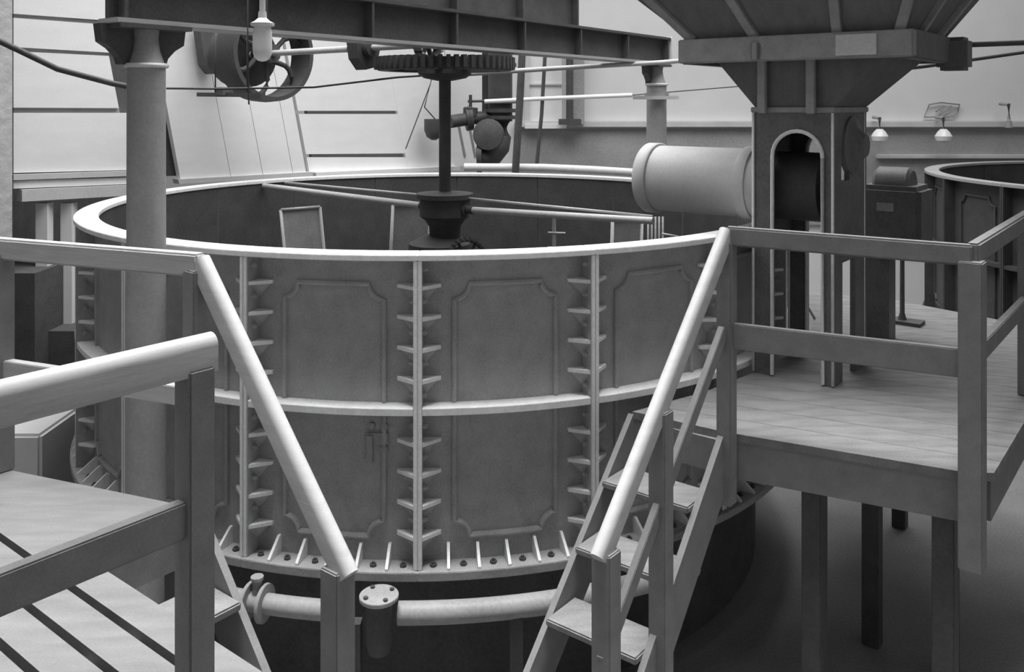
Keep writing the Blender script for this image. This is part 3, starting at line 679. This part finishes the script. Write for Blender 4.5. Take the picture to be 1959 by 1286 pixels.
joist(PL + PN * 1.2 + PD * 0.5, PR + PN * 1.2, 0.12, 0.06, 'joist')
for p in (PL + PN * 0.2 + PD * 0.35, PR + PN * 0.2 - PD * 0.1, PL + PN * 1.3 + PD * 0.5, PR + U * 2.0, PR + PN * 1.2 - PD * 0.1, Vector((2.75, 6.3, 0))): post(p, -3.0, ZD - 0.037, 0.09, rp, 'dark', nm='leg')  # legs toned dark: shade under the deck is in their colour
# railing of the right platform
rr = thing('platform_railing', (1.4, 3.78, ZD), 'dark wooden railing along the front and side of the masher platform', 'railing')
a, b = PL + Z * -0.552, PR + Z * -0.565
flat(a, b, 0.05, 0.085, 'top_rail', rr); flat(PR + Z * -0.56, PR + U * 2.6 + Z * -0.55, 0.05, 0.085, 'top_rail', rr)
MB().bar(PL + PD * 0.03 + Z * -0.985, PR + Z * -0.985, 0.035, 0.115).build('mid_rail', M['wood'], rr, 0.004)
MB().bar(PR + Z * -0.985, PR + U * 2.6 + Z * -0.985, 0.035, 0.08).build('mid_rail', M['wood'], rr, 0.004)
post(PL, ZD - 0.3, -0.62, 0.07, rr); post(PR, ZD - 0.36, -0.63, 0.09, rr); post(PR + U * 1.3, ZD, -0.62, 0.07, rr); post(PR + U * 2.6, ZD, -0.62, 0.07, rr)
# ---- stairs
def stair(name, top, run_d, side, width, slope, zend_r, newel_r, mids, label, both, mid_drop, hr=(0.054, 0.078)):
    """top: deck corner below the hand-rail; run_d: downhill; side: towards the other stringer"""
    t = thing(name, top + run_d * 0.7 + side * width / 2 + Z * -3.0, label, 'stairs')
    L = 1.5 / slope
    for s in (0, width):
        p = top + side * s; q = p + run_d * L
        a0 = p + Z * (ZD + 0.01); b0 = q + Z * (-3.0)
        c = side * (0.028 if s == 0 else -0.028)
        pts = [a0, b0, b0 - run_d * 0.26, p + Z * (ZD - 0.27)]
        MB().prism([v for v in pts], c).build('stringer', M['wood'], t)
    n = 7; rise = 1.5 / n
    for i in range(1, n):
        r0 = rise * i / slope; z = ZD - rise * i
        c = top + run_d * (r0 - 0.04) + side * width / 2 + Z * (z - 0.016)
        MB().box(c, width - 0.058, 0.215, 0.03, side, run_d).build('tread', M['deck'], t, 0.006)
    ztop = -0.552
    def hz(r): return ztop - slope * r
    rail(top + Z * ztop, top + run_d * (newel_r + 0.035) + Z * hz(newel_r + 0.035), hr[0], hr[1], 'hand_rail', t)
    if both: MB().bar(top + run_d * 0.02 + Z * (hz(0.02) - mid_drop), top + run_d * newel_r + Z * (hz(newel_r) - mid_drop), 0.03, 0.06).build('mid_rail', M['wood'], t, 0.003)
    post(top + run_d * (newel_r - 0.045), -3.0, hz(newel_r) - 0.05, 0.08, t, nm='newel_post')
    for r in mids: post(top + run_d * r, -3.0 , hz(r) - 0.1, 0.075, t, nm='newel_post')
    return t
stair('wooden_stair', PL + U * -0.035, -U, -V, 0.49, 0.99, 1.5, 1.02, (0.57,), 'steep wooden stair with pale hand-rail descending from the masher platform', True, 0.42)
# ---- left platform
B = Vector((-1.14, 3.26, 0)); SWL = 0.42; Cc = B - U * SWL; A = Vector((-0.72, 2.13, 0)); FL = Vector((-2.10, 3.64, 0)); FD = (FL - B).normalized()
E1r = Cc + V * 0.985
lp = thing('timber_platform', (-1.9, 2.4, -3.0), 'pale platform of spaced planks beside the near hand-rail', 'platform')
polyL = [E1r, Cc, B + Vector((-0.02, 0.03, 0)), B + FD * 2.4, Vector((-3.6, 1.2, 0)), Vector((-2.6, 0.5, 0)), A + U * -1.9 - V * 0.045]
polyL = [Vector((p.x, p.y, 0)) for p in polyL]
e0 = Cc.dot(U); cutsL = [e0 - 2.6 + 0.124 * i for i in range(21)]
cutsL = [e0 - 0.117 - 0.13 * i for i in range(20, 0, -1)] + [e0 - 0.117, e0, e0 + 3.0]
# board beyond the stair edge is joined with the first one
cutsL = [c for c in cutsL if c != e0]
deck_nonconvex(lp, polyL, cutsL, ZD, 0.035, 0.026, U, M['plank'])
for k, (a, b) in enumerate(((E1r, Cc), (Cc, B), (B, B + FD * 2.3), (E1r - V * 0.03, A + U * -1.8 - V * 0.075))):
    MB().bar(Vector((a.x, a.y, ZD - 0.037)) , Vector((b.x, b.y, ZD - 0.037)), 0.05, 0.12).build('bearer', M['wood'], lp)
for s in (0.5, 1.1, 1.7): MB().bar(E1r - V * s + U * -0.03 + Z * (ZD - 0.037), E1r - V * s - U * 1.6 + Z * (ZD - 0.037), 0.05, 0.1).build('joist', M['wood'], lp)
for p in (B + FD * 0.1, B + FD * 1.0, Cc - V * 0.15 - U * 0.1, A - U * 1.0, B + FD * 2.2): post(p, -3.0, ZD - 0.038, 0.08, lp, nm='leg')
rl = thing('platform_railing', (B.x, B.y, ZD), 'pale-topped railing on the far edge of the planked platform before the column', 'railing')
flat(B + Z * -0.55, B + FD * 2.2 + Z * -0.55, 0.055, 0.085, 'top_rail', rl, 'rail')
MB().bar(B + Z * -1.045, B + FD * 2.2 + Z * -1.045, 0.04, 0.07).build('mid_rail', M['rail'], rl, 0.003)
for s in (0.02, 1.02, 2.1): post(B + FD * s, ZD, -0.61, 0.075, rl)
rn = thing('platform_railing', (A.x, A.y, ZD), 'thick rounded hand-rail with broad lower rail beside the spaced planks', 'railing')
rail(A + Z * -0.547, A - U * 1.7 + Z * -0.547, 0.056, 0.088, 'top_rail', rn)
MB().bar(A - U * 0.05 + Z * -0.925, A - U * 1.7 + Z * -0.925, 0.035, 0.085).build('mid_rail', M['wood'], rn, 0.004)
post(A - U * 0.045 , -3.0, -0.62, 0.068, rn); post(A - U * 1.4, ZD, -0.62, 0.068, rn)
stair('wooden_stair', B + V * 0.03, V, -U, SWL, 1.107, 1.4, 0.77, (), 'wooden stair with pale hand-rail descending from the planked platform past the tun', False, 0.42)

# ================================================================== BACKGROUND RIGHT
bs = pz(1726, 618, ZD)
t = thing('pillar_stand', bs, 'slim iron pillar stand with handwheel on a flat foot beside the gear housing', 'stand')
MB().box(bs + Z * 0.012, 0.26, 0.14, 0.024, V).build('foot', M['dark'], t)
MB().lathe(bs + Z * 0.02, Z, [(0.03, 0), (0.016, 0.05), (0.013, 0.86)], 12).build('pillar', M['dark'], t)
MB().tube([bs + Z * 0.86 + Vector((0.09 * math.cos(a), 0.09 * math.sin(a), 0)) for a in [2 * math.pi * k / 20 for k in range(20)]], 0.011, 8, closed=True).build('handwheel', M['dark'], t)
for k in range(4): MB().tube([bs + Z * 0.86, bs + Z * 0.86 + Vector((0.09 * math.cos(k * math.pi / 2), 0.09 * math.sin(k * math.pi / 2), 0))], 0.007, 6).build('wheel_spoke', M['dark'], t)
t = thing('gear_housing', pz(1690, 640, ZD), 'dark iron gear housing on an iron pedestal behind the masher stand', 'machine')
g1 = pz(1672, 650, ZD)
MB().box(g1 + Z * 0.30 + U * 0.06, 0.19, 0.14, 0.6, V).build('pedestal', M['casing'], t)
MB().box(g1 + Z * 0.79 + U * 0.06 + V * 0.12, 0.36, 0.34, 0.40, V).build('gear_box', M['casing'], t, 0.03)
MB().lathe(g1 + Z * 0.98 + V * 0.0 + U * 0.06, V, [(0.1, 0), (0.12, 0.02), (0.12, 0.2), (0.1, 0.22)], 22).build('gear_cover', M['casing'], t)
MB().box(g1 + Z * 0.86 - U * 0.115 + V * 0.1, 0.1, 0.015, 0.05, V).build('name_plate', M['pipe'], t)
for (x, y, lab) in ((1683, 262, 'white enamel lamp shade on the back wall nearest the masher frame'), (1805, 262, 'white enamel lamp shade on the back wall below the wire basket'), (1930, 236, 'small bracket peg on the back wall ledge towards the far tun')):
    p = px(x, y, WB - 0.35)
    t = thing('wall_lamp', p, lab, 'lamp')
    if x < 1900: MB().lathe(p + Z * -0.08, Z, [(0.05, 0), (0.1, 0.03), (0.115, 0.09), (0.08, 0.15), (0.04, 0.19)], 20).build('lamp_shade', M['opal'], t)
    else: MB().lathe(p + Z * -0.06, Z, [(0.05, 0), (0.03, 0.1)], 12).build('peg_base', M['column'], t)
    MB().tube([p + Z * 0.05, p + Z * 0.26, p + Vector((0, 0.22, 0.27))], 0.025, 8).build('bracket_arm', M['column'], t)
t = thing('wire_basket', px(1800, 222, WB - 0.06), 'faint wire basket hanging flat on the pale back wall', 'basket')
w0 = WB - 0.04
frame_px = [(1768, 224), (1778, 200), (1800, 196), (1836, 200), (1832, 214), (1822, 223)]
MB().tube([px(x, y, w0) for x, y in frame_px], 0.013, 6, closed=True).build('rim_wire', M['column'], t)
for a, b in (((1795, 222), (1820, 202)), ((1803, 223), (1832, 206)), ((1790, 214), (1806, 202))): MB().tube([px(*a, w0), px(*b, w0)], 0.01, 6).build('wire', M['column'], t)
